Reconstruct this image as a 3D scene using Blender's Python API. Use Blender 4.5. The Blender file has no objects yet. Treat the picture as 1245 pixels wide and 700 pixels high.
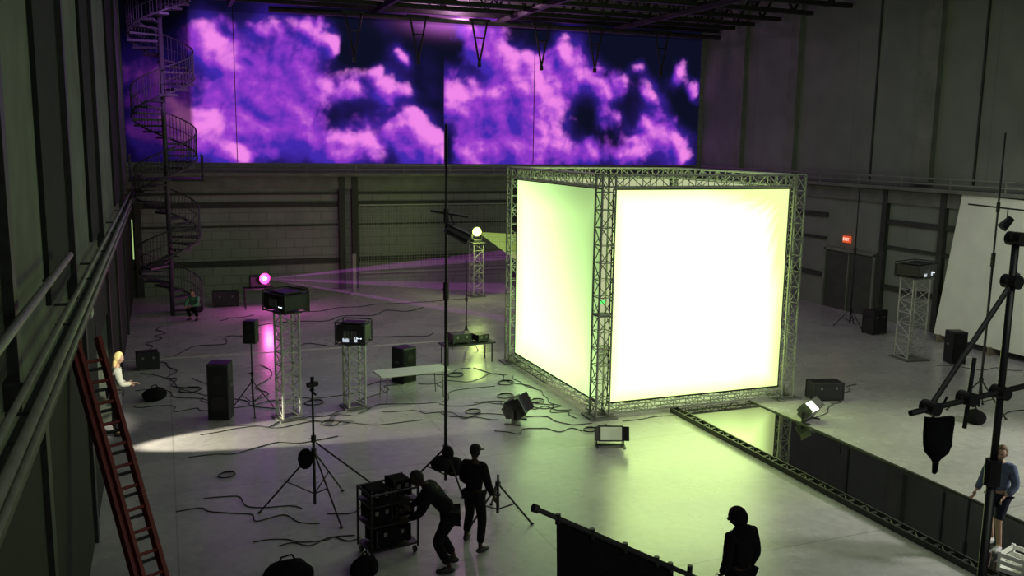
import bpy, math, random
from mathutils import Vector, Matrix, noise, Euler
random.seed(7)
SC=bpy.context.scene
COL=SC.collection
try:
    SC.view_settings.view_transform='Standard'
    SC.view_settings.look='None'
    SC.view_settings.exposure=0
    SC.view_settings.gamma=1
except Exception: pass

# ------------------------------------------------------------------ materials
MATS={}
def mat(name,col,rough=0.6,metal=0.0,var=0.15,scale=6.0,bump=0.0,emit=None,estr=0.0,spec=0.5,ior=1.5):
    if name in MATS: return MATS[name]
    m=bpy.data.materials.new(name); m.use_nodes=True
    nt=m.node_tree; b=nt.nodes["Principled BSDF"]
    tc=nt.nodes.new("ShaderNodeTexCoord")
    n=nt.nodes.new("ShaderNodeTexNoise"); n.inputs["Scale"].default_value=scale; n.inputs["Detail"].default_value=5
    nt.links.new(tc.outputs["Object"],n.inputs["Vector"])
    r=nt.nodes.new("ShaderNodeValToRGB")
    c0=[max(0,c*(1-var)) for c in col]; c1=[min(1,c*(1+var)) for c in col]
    r.color_ramp.elements[0].position=0.3; r.color_ramp.elements[0].color=(*c0,1)
    r.color_ramp.elements[1].position=0.7; r.color_ramp.elements[1].color=(*c1,1)
    nt.links.new(n.outputs["Fac"],r.inputs["Fac"]); nt.links.new(r.outputs["Color"],b.inputs["Base Color"])
    b.inputs["Roughness"].default_value=rough; b.inputs["Metallic"].default_value=metal
    b.inputs["Specular IOR Level"].default_value=spec; b.inputs["IOR"].default_value=ior
    if bump>0:
        bp=nt.nodes.new("ShaderNodeBump"); bp.inputs["Strength"].default_value=bump
        nt.links.new(n.outputs["Fac"],bp.inputs["Height"]); nt.links.new(bp.outputs["Normal"],b.inputs["Normal"])
    if emit:
        b.inputs["Emission Color"].default_value=(*emit,1); b.inputs["Emission Strength"].default_value=estr
    MATS[name]=m; return m
def vcol_mat(name,strength):
    m=bpy.data.materials.new(name); m.use_nodes=True; nt=m.node_tree; nt.nodes.clear()
    a=nt.nodes.new("ShaderNodeAttribute"); a.attribute_name="Col"
    e=nt.nodes.new("ShaderNodeEmission"); e.inputs["Strength"].default_value=strength
    o=nt.nodes.new("ShaderNodeOutputMaterial")
    nt.links.new(a.outputs["Color"],e.inputs["Color"]); nt.links.new(e.outputs[0],o.inputs["Surface"])
    return m
ALU=mat("aluminium",(0.5,0.51,0.48),0.4,0.3,0.15,20)
ALUD=mat("dull_aluminium",(0.36,0.38,0.32),0.5,0.2,0.2,20)
BLK=mat("black_plastic",(0.012,0.012,0.014),0.45,0,0.3,10)
BLKF=mat("black_fabric",(0.008,0.008,0.010),0.95,0,0.3,30,0.2,spec=.1)
DSTEEL=mat("dark_steel",(0.035,0.037,0.034),0.55,0.3,0.3,8)
WHITEP=mat("white_laminate",(0.85,0.85,0.80),0.4,0,0.05,5)
GREYM=mat("grey_metal",(0.2,0.21,0.2),0.45,0.5,0.2,8)
LENS=mat("lens_glass",(0.03,0.03,0.05),0.08,0,0.1,8)
RED=mat("red_fibreglass",(0.22,0.03,0.022),0.5,0,0.25,12)
CASE=mat("road_case_black",(0.014,0.015,0.017),0.4,0,0.3,12)
WOOD=mat("plywood",(0.22,0.19,0.13),0.7,0,0.2,9)

# ------------------------------------------------------------------ mesh builder
class MB:
    def __init__(s): s.v=[]; s.f=[]; s.m=[]; s.cur=0
    def box(s,c,d,R=None):
        c=Vector(c); o=len(s.v)
        for x in(-.5,.5):
            for y in(-.5,.5):
                for z in(-.5,.5):
                    p=Vector((x*d[0],y*d[1],z*d[2]))
                    if R is not None: p=R@p
                    s.v.append(c+p)
        for f in((0,1,3,2),(4,6,7,5),(0,4,5,1),(2,3,7,6),(0,2,6,4),(1,5,7,3)):
            s.f.append([o+i for i in f]); s.m.append(s.cur)
        return s
    def cyl(s,a,b,r,r2=None,n=8):
        a=Vector(a); b=Vector(b); r2=r if r2 is None else r2
        d=(b-a)
        if d.length<1e-6: return s
        d.normalize(); u=d.orthogonal().normalized(); w=d.cross(u); o=len(s.v)
        for i in range(n):
            t=2*math.pi*i/n; q=u*math.cos(t)+w*math.sin(t)
            s.v.append(a+q*r); s.v.append(b+q*r2)
        for i in range(n):
            j=(i+1)%n
            s.f.append([o+2*i,o+2*j,o+2*j+1,o+2*i+1]); s.m.append(s.cur)
        s.f.append([o+2*i for i in reversed(range(n))]); s.m.append(s.cur)
        s.f.append([o+2*i+1 for i in range(n)]); s.m.append(s.cur)
        return s
    def tube(s,pts,r,n=8,r2=None):
        pts=[Vector(p) for p in pts]; k=len(pts); o=len(s.v); r2=r if r2 is None else r2
        ref=None
        for i,p in enumerate(pts):
            d=(pts[min(i+1,k-1)]-pts[max(i-1,0)]).normalized()
            if ref is None: u=d.orthogonal().normalized()
            else:
                u=(ref-d*ref.dot(d)); u=u.normalized() if u.length>1e-5 else d.orthogonal().normalized()
            ref=u; w=d.cross(u); rr=r+(r2-r)*i/max(1,k-1)
            for j in range(n):
                t=2*math.pi*j/n; s.v.append(p+(u*math.cos(t)+w*math.sin(t))*rr)
        for i in range(k-1):
            for j in range(n):
                j2=(j+1)%n
                s.f.append([o+i*n+j,o+i*n+j2,o+(i+1)*n+j2,o+(i+1)*n+j]); s.m.append(s.cur)
        s.f.append([o+j for j in reversed(range(n))]); s.m.append(s.cur)
        s.f.append([o+(k-1)*n+j for j in range(n)]); s.m.append(s.cur)
        return s
    def sph(s,c,r,R=None,seg=12,rings=8,fn=None):
        c=Vector(c); o=len(s.v)
        if not hasattr(r,'__len__'): r=(r,r,r)
        def put(p):
            q=Vector((p.x*r[0],p.y*r[1],p.z*r[2]))
            if fn: q=fn(q)
            if R is not None: q=R@q
            s.v.append(c+q)
        put(Vector((0,0,1)))
        for i in range(1,rings):
            a=math.pi*i/rings
            for j in range(seg):
                b=2*math.pi*j/seg; put(Vector((math.sin(a)*math.cos(b),math.sin(a)*math.sin(b),math.cos(a))))
        put(Vector((0,0,-1))); L=len(s.v)-1
        for j in range(seg):
            s.f.append([o,o+1+j,o+1+(j+1)%seg]); s.m.append(s.cur)
        for i in range(rings-2):
            for j in range(seg):
                a=o+1+i*seg
                s.f.append([a+j,a+seg+j,a+seg+(j+1)%seg,a+(j+1)%seg]); s.m.append(s.cur)
        a=o+1+(rings-2)*seg
        for j in range(seg):
            s.f.append([a+j,L,a+(j+1)%seg]); s.m.append(s.cur)
        return s
    def mesh(s,me,M=None):
        o=len(s.v)
        for v in me.vertices: s.v.append(Vector(v.co))
        for p in me.polygons: s.f.append([o+i for i in p.vertices]); s.m.append(s.cur)
        return s
    def obj(s,name,mats,parent=None,loc=None,rotz=0,smooth=False,bev=0,label=None,cat=None,group=None,kind=None):
        me=bpy.data.meshes.new(name); me.from_pydata([tuple(v) for v in s.v],[],s.f)
        if not isinstance(mats,(list,tuple)): mats=[mats]
        for m in mats: me.materials.append(m)
        me.polygons.foreach_set("material_index",s.m)
        if smooth: me.polygons.foreach_set("use_smooth",[True]*len(me.polygons))
        me.update()
        ob=bpy.data.objects.new(name,me); COL.objects.link(ob)
        if parent: ob.parent=parent
        if loc is not None: ob.location=loc
        ob.rotation_euler=(0,0,rotz)
        if bev:
            b=ob.modifiers.new("b","BEVEL"); b.width=bev; b.segments=2; b.limit_method='ANGLE'
        if label: ob["label"]=label
        if cat: ob["category"]=cat
        if group: ob["group"]=group
        if kind: ob["kind"]=kind
        return ob
    def objs(s,name,mats,parent=None,**k):
        # every loose piece becomes a part of its own
        par=list(range(len(s.v)))
        def fd(a):
            while par[a]!=a: par[a]=par[par[a]]; a=par[a]
            return a
        for f in s.f:
            for q in f[1:]: par[fd(q)]=fd(f[0])
        gr={}
        for f,m in zip(s.f,s.m): gr.setdefault(fd(f[0]),[]).append((f,m))
        for g in gr.values():
            ids=sorted({i for f,m in g for i in f}); mp={i:j for j,i in enumerate(ids)}
            b=MB(); b.v=[s.v[i] for i in ids]; b.f=[[mp[i] for i in f] for f,m in g]; b.m=[m for f,m in g]
            b.obj(name,mats,parent,**k)
def thing(name,label,cat,loc,rotz=0,group=None):
    e=bpy.data.objects.new(name,None); e.empty_display_size=0.1; COL.objects.link(e)
    e.location=loc; e.rotation_euler=(0,0,rotz); e["label"]=label; e["category"]=cat
    if group: e["group"]=group
    return e
def struct(name,mb,m,**k): return mb.obj(name,m,kind="structure",**k)
def B(c,d,R=None): return MB().box(c,d,R)

def truss(mb,a,b,w,n,r=0.024,rd=0.013,up=None,h=None):
    a=Vector(a); b=Vector(b); d=(b-a).normalized(); h=w if h is None else h
    up=Vector(up) if up else (Vector((0,0,1)) if abs(d.z)<0.9 else Vector((0,1,0)))
    s=d.cross(up).normalized(); u=s.cross(d).normalized()
    cs=[s*(i*w/2)+u*(j*h/2) for i,j in((-1,-1),(1,-1),(1,1),(-1,1))]
    for c in cs: mb.cyl(a+c,b+c,r,n=6)
    L=(b-a)
    for k in range(n+1):
        p=a+L*(k/n)
        for q in range(4): mb.cyl(p+cs[q],p+cs[(q+1)%4],rd,n=5)
    for k in range(n):
        p=a+L*(k/n); q2=a+L*((k+1)/n)
        for q in range(4):
            c0,c1=cs[q],cs[(q+1)%4]
            if k%2: c0,c1=c1,c0
            mb.cyl(p+c0,q2+c1,rd,n=5)
    return mb

# ------------------------------------------------------------------ room shell
def floor_mat():
    m=bpy.data.materials.new("sealed_concrete"); m.use_nodes=True; nt=m.node_tree; b=nt.nodes["Principled BSDF"]
    tc=nt.nodes.new("ShaderNodeTexCoord")
    n=nt.nodes.new("ShaderNodeTexNoise"); n.inputs["Scale"].default_value=0.4; n.inputs["Detail"].default_value=8; n.inputs["Roughness"].default_value=0.6
    n2=nt.nodes.new("ShaderNodeTexNoise"); n2.inputs["Scale"].default_value=5; n2.inputs["Detail"].default_value=7
    r=nt.nodes.new("ShaderNodeValToRGB"); r.color_ramp.elements[0].position=.3; r.color_ramp.elements[0].color=(.42,.40,.43,1)
    r.color_ramp.elements[1].position=.7; r.color_ramp.elements[1].color=(.58,.56,.57,1)
    mx=nt.nodes.new("ShaderNodeMix"); mx.data_type='RGBA'; mx.blend_type='MULTIPLY'; mx.inputs[0].default_value=.3
    r2=nt.nodes.new("ShaderNodeValToRGB"); r2.color_ramp.elements[0].position=.35; r2.color_ramp.elements[0].color=(.6,.6,.6,1); r2.color_ramp.elements[1].position=.6
    for q in (n,n2): nt.links.new(tc.outputs["Object"],q.inputs["Vector"])
    nt.links.new(n.outputs["Fac"],r.inputs[0]); nt.links.new(n2.outputs["Fac"],r2.inputs[0])
    nt.links.new(r.outputs[0],mx.inputs[6]); nt.links.new(r2.outputs[0],mx.inputs[7])
    br=nt.nodes.new("ShaderNodeTexBrick"); br.offset=0; br.inputs["Scale"].default_value=1; br.inputs["Brick Width"].default_value=6; br.inputs["Row Height"].default_value=6; br.inputs["Mortar Size"].default_value=.015
    br.inputs["Color1"].default_value=(1,1,1,1); br.inputs["Color2"].default_value=(1,1,1,1); br.inputs["Mortar"].default_value=(.5,.5,.5,1)
    nt.links.new(tc.outputs["Object"],br.inputs["Vector"])
    mx2=nt.nodes.new("ShaderNodeMix"); mx2.data_type='RGBA'; mx2.blend_type='MULTIPLY'; mx2.inputs[0].default_value=.6
    nt.links.new(mx.outputs[2],mx2.inputs[6]); nt.links.new(br.outputs["Color"],mx2.inputs[7]); nt.links.new(mx2.outputs[2],b.inputs["Base Color"])
    mr=nt.nodes.new("ShaderNodeMapRange"); mr.inputs[1].default_value=.3; mr.inputs[2].default_value=.7; mr.inputs[3].default_value=.2; mr.inputs[4].default_value=.34
    nt.links.new(n.outputs["Fac"],mr.inputs[0]); nt.links.new(mr.outputs[0],b.inputs["Roughness"])
    bp=nt.nodes.new("ShaderNodeBump"); bp.inputs["Strength"].default_value=.04; nt.links.new(n2.outputs["Fac"],bp.inputs["Height"]); nt.links.new(bp.outputs[0],b.inputs["Normal"])
    return m
def block_mat(name,c,cm,w,h,axis,mort=.02):
    m=bpy.data.materials.new(name); m.use_nodes=True; nt=m.node_tree; b=nt.nodes["Principled BSDF"]
    tc=nt.nodes.new("ShaderNodeTexCoord"); sp=nt.nodes.new("ShaderNodeSeparateXYZ"); cb=nt.nodes.new("ShaderNodeCombineXYZ")
    nt.links.new(tc.outputs["Object"],sp.inputs[0]); nt.links.new(sp.outputs[axis],cb.inputs[0]); nt.links.new(sp.outputs[2],cb.inputs[1])
    br=nt.nodes.new("ShaderNodeTexBrick"); br.inputs["Scale"].default_value=1; br.inputs["Brick Width"].default_value=w; br.inputs["Row Height"].default_value=h
    br.inputs["Mortar Size"].default_value=mort; br.offset=0.5 if h<1 else 0
    br.inputs["Color1"].default_value=(*c,1); br.inputs["Color2"].default_value=(*[x*.9 for x in c],1); br.inputs["Mortar"].default_value=(*cm,1)
    nt.links.new(cb.outputs[0],br.inputs["Vector"])
    n=nt.nodes.new("ShaderNodeTexNoise"); n.inputs["Scale"].default_value=.8; n.inputs["Detail"].default_value=6; nt.links.new(tc.outputs["Object"],n.inputs["Vector"])
    r=nt.nodes.new("ShaderNodeValToRGB"); r.color_ramp.elements[0].position=.3; r.color_ramp.elements[0].color=(.75,.75,.75,1); r.color_ramp.elements[1].position=.7
    nt.links.new(n.outputs[0],r.inputs[0])
    mx=nt.nodes.new("ShaderNodeMix"); mx.data_type='RGBA'; mx.blend_type='MULTIPLY'; mx.inputs[0].default_value=.8
    nt.links.new(br.outputs[0],mx.inputs[6]); nt.links.new(r.outputs[0],mx.inputs[7]); nt.links.new(mx.outputs[2],b.inputs["Base Color"])
    b.inputs["Roughness"].default_value=.8
    return m
WL=mat("wall_paint_olive",(0.14,0.165,0.13),0.85,0,0.25,1.2,0.1)
WPANEL=block_mat("wall_panels",(.25,.28,.24),(.20,.225,.19),3.4,20,1,.03)
WBACK=block_mat("painted_block",(.31,.34,.30),(.20,.22,.19),.8,.4,0)
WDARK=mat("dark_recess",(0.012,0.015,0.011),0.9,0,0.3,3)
CEIL=mat("ceiling_deck",(0.03,0.032,0.03),0.9,0,0.3,2)
X0,X1,Y1,Z1=-1.35,27.0,42.0,14.5
OY0,OY1=19.1,23.1
struct("floor",B((10.8,17,-.15),(36,52,.3)),floor_mat())
struct("ceiling",B((12.8,18.5,Z1+.1),(30,48,.2)),CEIL)
struct("wall_back",B((12.8,Y1+.15,7.25),(29,.3,14.5)),WBACK)
struct("wall_right",B((X1+.15,18,7.25),(.3,48,14.5)),WPANEL)
mb=MB(); mb.box((X0-.15,18,8.6),(.3,48,11.8)); mb.box((X0-.15,(OY0-6)/2,1.35),(.3,OY0+6,2.7)); mb.box((X0-.15,(42+OY1)/2,1.35),(.3,42-OY1,2.7))
struct("wall_left",mb,WL)
t=1
def trim(mb,m,**k):
    global t
    struct("trim_%d"%t,mb,m,**k); t+=1
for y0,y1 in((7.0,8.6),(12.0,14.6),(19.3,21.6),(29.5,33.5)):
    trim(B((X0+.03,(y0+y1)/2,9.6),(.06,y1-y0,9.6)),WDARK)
    trim(B((X0+.07,y1+.12,7.25+2.2),(.14,.22,10.0)),DSTEEL)
trim(B((X0+.09,19,4.05),(.18,45.5,.24)),DSTEEL)
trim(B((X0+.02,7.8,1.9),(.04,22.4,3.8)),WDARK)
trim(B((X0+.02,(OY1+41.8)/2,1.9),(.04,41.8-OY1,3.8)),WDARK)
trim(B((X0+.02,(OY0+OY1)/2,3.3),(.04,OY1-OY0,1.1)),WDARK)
for y in(10.5,16.2,23.3,28,34): trim(B((X0+.05,y,1.95),(.10,.3,3.9)),DSTEEL)
trim(B((X0+.12,16.7,3.95),(.1,.5,.3)),mat("pale_junction",(.5,.52,.46),.7))
def pipe(a,b,r,m,label,grp=None,axis=None):
    e=thing("pipe",label,"pipe",a,0,grp); a=Vector(a); b=Vector(b)
    MB().cyl((0,0,0),b-a,r,n=10).obj("tube",m,e,smooth=True)
    n=int((b-a).length/4)
    for i in range(n+1):
        p=(b-a)*((i+.3)/(n+1)); q=p+Vector(axis)
        B((p+q)/2,(abs(axis[0])+.03,abs(axis[1])+.03,abs(axis[2])+.03)).obj("bracket",DSTEEL,e)
    return e
GP="pipes along the side wall"
PIP=mat("painted_pipe",(.25,.27,.22),.5,.1,.15,4)
pipe((X0+.32,3,4.60),(X0+.32,41.3,4.60),.045,PIP,"long grey-green steel pipe running along the side wall",GP,axis=(-.2,0,0))
pipe((X0+.28,3,4.84),(X0+.28,41.3,4.84),.03,PIP,"long grey-green steel pipe running along the side wall",GP,axis=(-.16,0,0))
pipe((X0+.30,3,4.36),(X0+.30,41.3,4.36),.03,PIP,"long grey-green steel pipe running along the side wall",GP,axis=(-.18,0,0))
pipe((X0+.24,3,5.34),(X0+.24,12.6,5.34),.04,PIP,"short pale conduit on the side wall above the ledge",GP,axis=(-.06,0,0))
BEAMG=mat("beam_grey",(.17,.185,.155),.7,.1,.2,2)
trim(B((12.8,Y1-.35,5.32),(28.3,.7,.14)),BEAMG)
trim(B((12.8,Y1-.1,4.95),(28.3,.2,.6)),BEAMG)
def guard(a,b,label):
    e=thing("guard_rail",label,"guard rail",a,0,"guard rails on the wall ledges"); d=Vector(b)-Vector(a)
    for z in(.16,.37): MB().cyl((0,0,z),d+Vector((0,0,z)),.035,n=8).obj("rail",PIP,e,smooth=True)
    n=int(d.length/2.2)
    for i in range(n+1): MB().cyl(d*(i/n),d*(i/n)+Vector((0,0,.37)),.025,n=6).obj("post",PIP,e)
guard((-.6,Y1-.62,5.39),(26.2,Y1-.62,5.39),"low grey guard rail along the back wall ledge")
guard((X1-.55,4,5.39),(X1-.55,41.0,5.39),"low grey guard rail along the side wall ledge")
BAND=mat("dark_band",(.045,.05,.04),.7,.1,.2,4)
for z,h in((3.95,.24),(1.35,.24),(3.0,.08),(4.45,.1)):
    trim(B((3.2,Y1-.05,z),(9,.1,h)),BAND)
    trim(B((17.3,Y1-.05,z),(17.8,.1,h)),BAND)
for x in(-1.0,7.75,8.35,16.3,22): trim(B((x,Y1-.12,2.6),(.28,.24,5.2)),BAND)
MESHG=mat("wire_mesh_grey",(.36,.38,.34),.6,.2,.1,8)
mb=MB()
for i in range(60): mb.box((8.6+i*.13,Y1-.13,2.3),(.014,.012,3.2))
for k in range(25): mb.box((12.45,Y1-.13,.75+k*.13),(7.7,.012,.014))
for z in(.7,3.9): mb.box((12.45,Y1-.13,z),(7.8,.05,.06))
mb.obj("mesh_fence_panel",MESHG,label="grey wire mesh panel fixed on the back wall",cat="wire panel")
PIL=mat("pilaster_paint",(.19,.21,.175),.8,0,.2,2)
for y,w in((38.4,.5),(34.4,.6),(26.6,.9),(20.5,.6),(15,.6)):
    trim(B((X1-.12,y,10.0),(.24,w,9.0)),PIL)
for y in (29.4,24.3): trim(B((X1-.03,y,10.0),(.06,.07,9.0)),BAND)
trim(B((X1-.3,18,5.32),(.6,47.5,.14)),BEAMG)
trim(B((X1-.08,18,4.95),(.16,47.5,.5)),BEAMG)
for z,h in((3.95,.2),(2.95,.12),(1.35,.2)):
    trim(B((X1-.05,36.8,z),(.1,10.2,h)),BAND)
    trim(B((X1-.05,16.5,z),(.1,24,h)),BAND)
for y in(34.5,28.3,25.4,21): trim(B((X1-.1,y,2.6),(.2,.25,5.2)),BAND)
mb=MB(); 
for y in(29.45,30.85): mb.box((X1-.05,y,1.22),(.08,1.36,2.44))
struct("door_1",mb,mat("door_paint",(.06,.068,.055),.6,0,.2,3),bev=.01)
mb=MB(); mb.box((X1-.08,28.68,1.28),(.16,.12,2.56)); mb.box((X1-.08,31.62,1.28),(.16,.12,2.56)); mb.box((X1-.08,30.15,2.56),(.16,3.06,.14)); mb.box((X1-.08,30.15,1.22),(.14,.05,2.44))
trim(mb,PIL)
e=thing("exit_sign","red illuminated EXIT sign mounted above the wall door","sign",(X1-.02,30.4,3.02))
B((-.05,0,0),(.10,.42,.28)).obj("housing",mat("sign_red",(.5,.06,.03),.5,0,.05,3,emit=(1,.13,.04),estr=.6),e,bev=.01)
tc=bpy.data.curves.new("txt","FONT"); tc.body="EXIT"; tc.size=.18; tc.align_x='CENTER'; tc.align_y='CENTER'; tc.extrude=.004
to=bpy.data.objects.new("txt",tc); COL.objects.link(to)
bpy.context.view_layer.update()
me=bpy.data.meshes.new_from_object(to.evaluated_get(bpy.context.evaluated_depsgraph_get()))
bpy.data.objects.remove(to)
me.materials.clear(); me.materials.append(mat("sign_letters",(.9,.7,.6),.5,0,.05,3,emit=(1,.75,.6),estr=1.1))
lo=bpy.data.objects.new("lettering",me); COL.objects.link(lo); lo.parent=e; lo.location=(-.106,0,0)
lo.rotation_euler=(math.radians(90),0,math.radians(-90))

# ------------------------------------------------------------------ ceiling steel
def roof_truss(y,z0=12.6,z1=14.2,xa=-1.2,xb=26.8):
    mb=MB(); L=xb-xa
    mb.box((L/2,0,z0),(L,.22,.18)); mb.box((L/2,0,z1),(L,.22,.16))
    n=14
    for i in range(n):
        a=L*i/n; b=L*(i+.5)/n; c=L*(i+1)/n
        mb.cyl((a,0,z1),(b,0,z0),.06,n=6); mb.cyl((b,0,z0),(c,0,z1),.06,n=6)
    mb.obj("roof_truss",DSTEEL,loc=(xa,y,0),label="dark steel roof truss spanning the hall under the ceiling",cat="roof truss",group="roof trusses under the ceiling")
for y in(40.6,39.2,37.6,35.6,33.4,31,28,24,20): roof_truss(y)
for x in(3,9,15,21):
    B((0,19,0),(.16,38,.2)).obj("ceiling_beam",DSTEEL,loc=(x,3,12.4),label="dark steel beam running along the hall ceiling",cat="beam",group="long ceiling beams")
MB().cyl((0,0,0),(22,0,0),.12,n=12).obj("ventilation_duct",mat("duct_grey",(.12,.11,.12),.5,.5,.2,3),loc=(4.5,40.0,12.2),smooth=True,label="grey round duct hung below the roof trusses",cat="duct")
for x in(10.85,13.7,16.75,19.5,23.1,8.0):
    mb=MB(); mb.cyl((-.38,0,0),(0,0,-1.95),.045,n=6); mb.cyl((.38,0,0),(0,0,-1.95),.045,n=6); mb.box((0,0,-.03),(1.0,.1,.12)); mb.cyl((-.25,0,-.8),(.25,0,-.8),.03,n=6); mb.box((0,0,-2.0),(.14,.12,.2))
    mb.obj("hanging_bracket",DSTEEL,loc=(x,39.8,12.3),label="dark V-shaped steel bracket hanging from the ceiling beams",cat="bracket",group="hanging brackets below the ceiling")

# ------------------------------------------------------------------ cloud projection
def px2x(px):
    pts=[(150,-1.5),(235,1.35),(420,8.1),(600,15.2),(725,20.8),(850,26.9)]
    for (a,b),(c,d) in zip(pts,pts[1:]):
        if px<=c: return b+(d-b)*(px-a)/(c-a)
    return 27
def py2z(px,py):
    k=(px-235)/613; top=12+38*k; bot=200-2*k
    return 12.23+(5.75-12.23)*(py-top)/(bot-top)
# (px,py,radius,weight,brightness)
blobsL=[(258,50,32,1,1),(285,72,26,1,.7),(322,38,20,.8,.5),(372,38,24,.95,.85),(398,52,13,.8,.7),(300,110,40,.9,.15),(355,80,30,.8,.5),(395,105,26,.8,.6),(350,130,32,.9,.15),(430,98,18,.75,.45),(466,104,19,.85,.8),(255,160,34,1,.9),(285,182,24,1,.8),(322,168,34,.9,.3),(372,165,30,.8,.15),(408,182,26,1,.75),(448,172,25,1,1),(492,150,25,1,1),(525,168,22,.95,.85),(505,185,26,.9,.4),(482,66,10,.75,.5),(190,100,50,.7,.3),(200,170,50,.8,.5)]
blobsR=[(556,118,26,1.1,1),(585,58,26,.95,.6),(618,74,24,.9,.9),(648,90,22,.9,.6),(682,62,18,.95,.9),(600,150,34,.9,.2),(600,110,20,.8,.5),(655,120,32,.95,.75),(704,90,26,1,1),(742,106,20,.9,.7),(770,85,11,.7,.4),(575,185,26,.95,.6),(625,182,28,.9,.25),(668,172,25,.9,.45),(712,182,23,1,.85),(762,178,21,1,.95),(796,158,23,1.05,1),(828,180,19,1,.85),(784,112,13,.8,.5),(822,88,12,.85,.8),(840,108,11,.8,.6),(560,28,16,.9,.4),(600,25,16,.7,.4),(740,140,14,.6,.2)]
def conv(bl):
    r=[]
    for px,py,rr,w,br in bl:
        s=(px2x(px+10)-px2x(px-10))/20
        r.append((px2x(px),py2z(px,py),rr*s*1.05,w,br))
    return r
BLl,BLr=conv(blobsL),conv(blobsR); seam=px2x(537)
def fbm(x,z,s,o=4,y=0,g=.5):
    a=0;am=1;f=s;tt=0
    for i in range(o):
        a+=am*noise.noise(Vector((x*f,z*f,y+i*7.3))); tt+=am; am*=g; f*=2.03
    return a/tt
def billow(x,z,s,o=4):
    a=0;am=1;f=s;tt=0
    for i in range(o):
        a+=am*min(1,abs(noise.noise(Vector((x*f,z*f,3.1+i*5.7))))*2.2); tt+=am; am*=.55; f*=2.1
    return a/tt
def sst(a,b,x):
    x=max(0,min(1,(x-a)/(b-a))); return x*x*(3-2*x)
def height(x,z,bl):
    wx=x+fbm(x,z,.5,4,1,.48)*1.15; wz=z+fbm(x,z,.5,4,40,.48)*1.05
    s=0;br=0
    for bx,bz,r,w,q in bl:
        d=((wx-bx)**2+(wz-bz)**2)/(r*r)
        if d<3.6:
            s=s+math.exp(-d*1.2)*w*(1-s*.35); k=math.exp(-d*1.1)*q; br=br+k*(1-br*.5)
    b=billow(x+fbm(x,z,.9,3,9)*.5,z+fbm(x,z,.9,3,19)*.4,.5,4)
    return s+(b-.42)*.55,s,b,br
NU,NV=520,130
SX0,SX1,SZ0,SZ1=-1.3,26.75,5.82,12.75
def lerp3(a,b,k): return [a[i]+(b[i]-a[i])*k for i in range(3)]
def cloud(a_,b_):
    x=SX0+(SX1-SX0)*a_; z=SZ0+(SZ1-SZ0)*b_
    bl=BLl if x<seam else BLr
    h,s,b,br=height(x,z,bl)
    h2,_,b2,_=height(x+.26,z+.30,bl)
    fine=fbm(x,z,1.5,5,300,.6)
    cov=sst(.32,.76,h+fine*.25)
    lit=.06+br*.58+(h-h2)*1.0+fbm(x,z,.42,4,77)*.7+fine*.2
    lit=max(0,min(1,lit))
    shd=(.055,.022,.42); mid=(.30,.045,.60); hi=(.87,.24,.82)
    c=lerp3(shd,mid,lit/.4) if lit<.4 else lerp3(mid,hi,sst(.36,.95,lit))
    sky=lerp3((.004,.005,.018),(.035,.014,.26),sst(.0,.5,s*.8+fbm(x,z,.3,4,200)*.5))
    c=lerp3(sky,c,cov)
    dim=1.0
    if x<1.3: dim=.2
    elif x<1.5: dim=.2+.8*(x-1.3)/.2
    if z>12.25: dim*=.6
    g=math.exp(-(((x-12.8)/1.6)**2+((z-12.4)/.5)**2))
    return [min(1,(c[i]+g*(.5,.12,.6)[i]))*dim for i in range(3)]
def vgrid(name,org,du,dv,nu,nv,fn,m,parent=None,**k):
    org=Vector(org);du=Vector(du);dv=Vector(dv); vs=[];cs=[];fs=[]
    for j in range(nv+1):
        for i in range(nu+1):
            a=i/nu;b=j/nv; vs.append(tuple(org+du*a+dv*b)); cs.append(fn(a,b))
    for j in range(nv):
        for i in range(nu):
            o=j*(nu+1)+i; fs.append((o,o+1,o+nu+2,o+nu+1))
    me=bpy.data.meshes.new(name); me.from_pydata(vs,[],fs); me.materials.append(m)
    at=me.color_attributes.new("Col","FLOAT_COLOR","POINT")
    fl=[]
    for c in cs: fl+= [c[0],c[1],c[2],1]
    at.data.foreach_set("color",fl)
    ob=bpy.data.objects.new(name,me); COL.objects.link(ob)
    if parent: ob.parent=parent
    for kk,vv in k.items(): ob[kk]=vv
    return ob
vgrid("cloud_backdrop",(SX0,Y1-.01,SZ0),(SX1-SX0,0,0),(0,0,SZ1-SZ0),NU,NV,cloud,vcol_mat("cloud_projection",1.0),label="wide backdrop glowing with purple and magenta clouds on the wall",category="projection screen")
for x in(3.2,17.3): trim(B((x,Y1-.04,9.3),(.03,.02,6.9)),WDARK)

# ------------------------------------------------------------------ spiral stair
ST=mat("stair_steel",(.085,.075,.10),.5,.1,.2,6)
e=thing("spiral_staircase","tall grey steel spiral staircase rising against the back wall","staircase",(.22,37.2,0))
MB().cyl((0,0,0),(0,0,14.3),.09,n=12).obj("central_column",ST,e,smooth=True)
N=60;dz=.222;da=math.radians(27);Rr=1.14
tread0=None
w=da*.62
tp=MB()
for zz in(0,-.07):
    tp.v+=[Vector((.08*math.cos(-w),.08*math.sin(-w),zz)),Vector((Rr*math.cos(-w),Rr*math.sin(-w),zz)),Vector((Rr,0,zz)),Vector((Rr*math.cos(w),Rr*math.sin(w),zz)),Vector((.08*math.cos(w),.08*math.sin(w),zz))]
tp.f=[[0,1,2,3,4],[9,8,7,6,5],[0,5,6,1],[1,6,7,2],[2,7,8,3],[3,8,9,4],[4,9,5,0]]; tp.m=[0]*7
for i in range(N):
    if tread0 is None:
        o=tp.obj("tread",ST,e); tread0=o
    else:
        o=tread0.copy(); COL.objects.link(o); o.parent=e
    o.location=(0,0,.22+i*dz); o.rotation_euler=(0,0,i*da)
rl=MB(); pts=[]; pts2=[];pts3=[]
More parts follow.
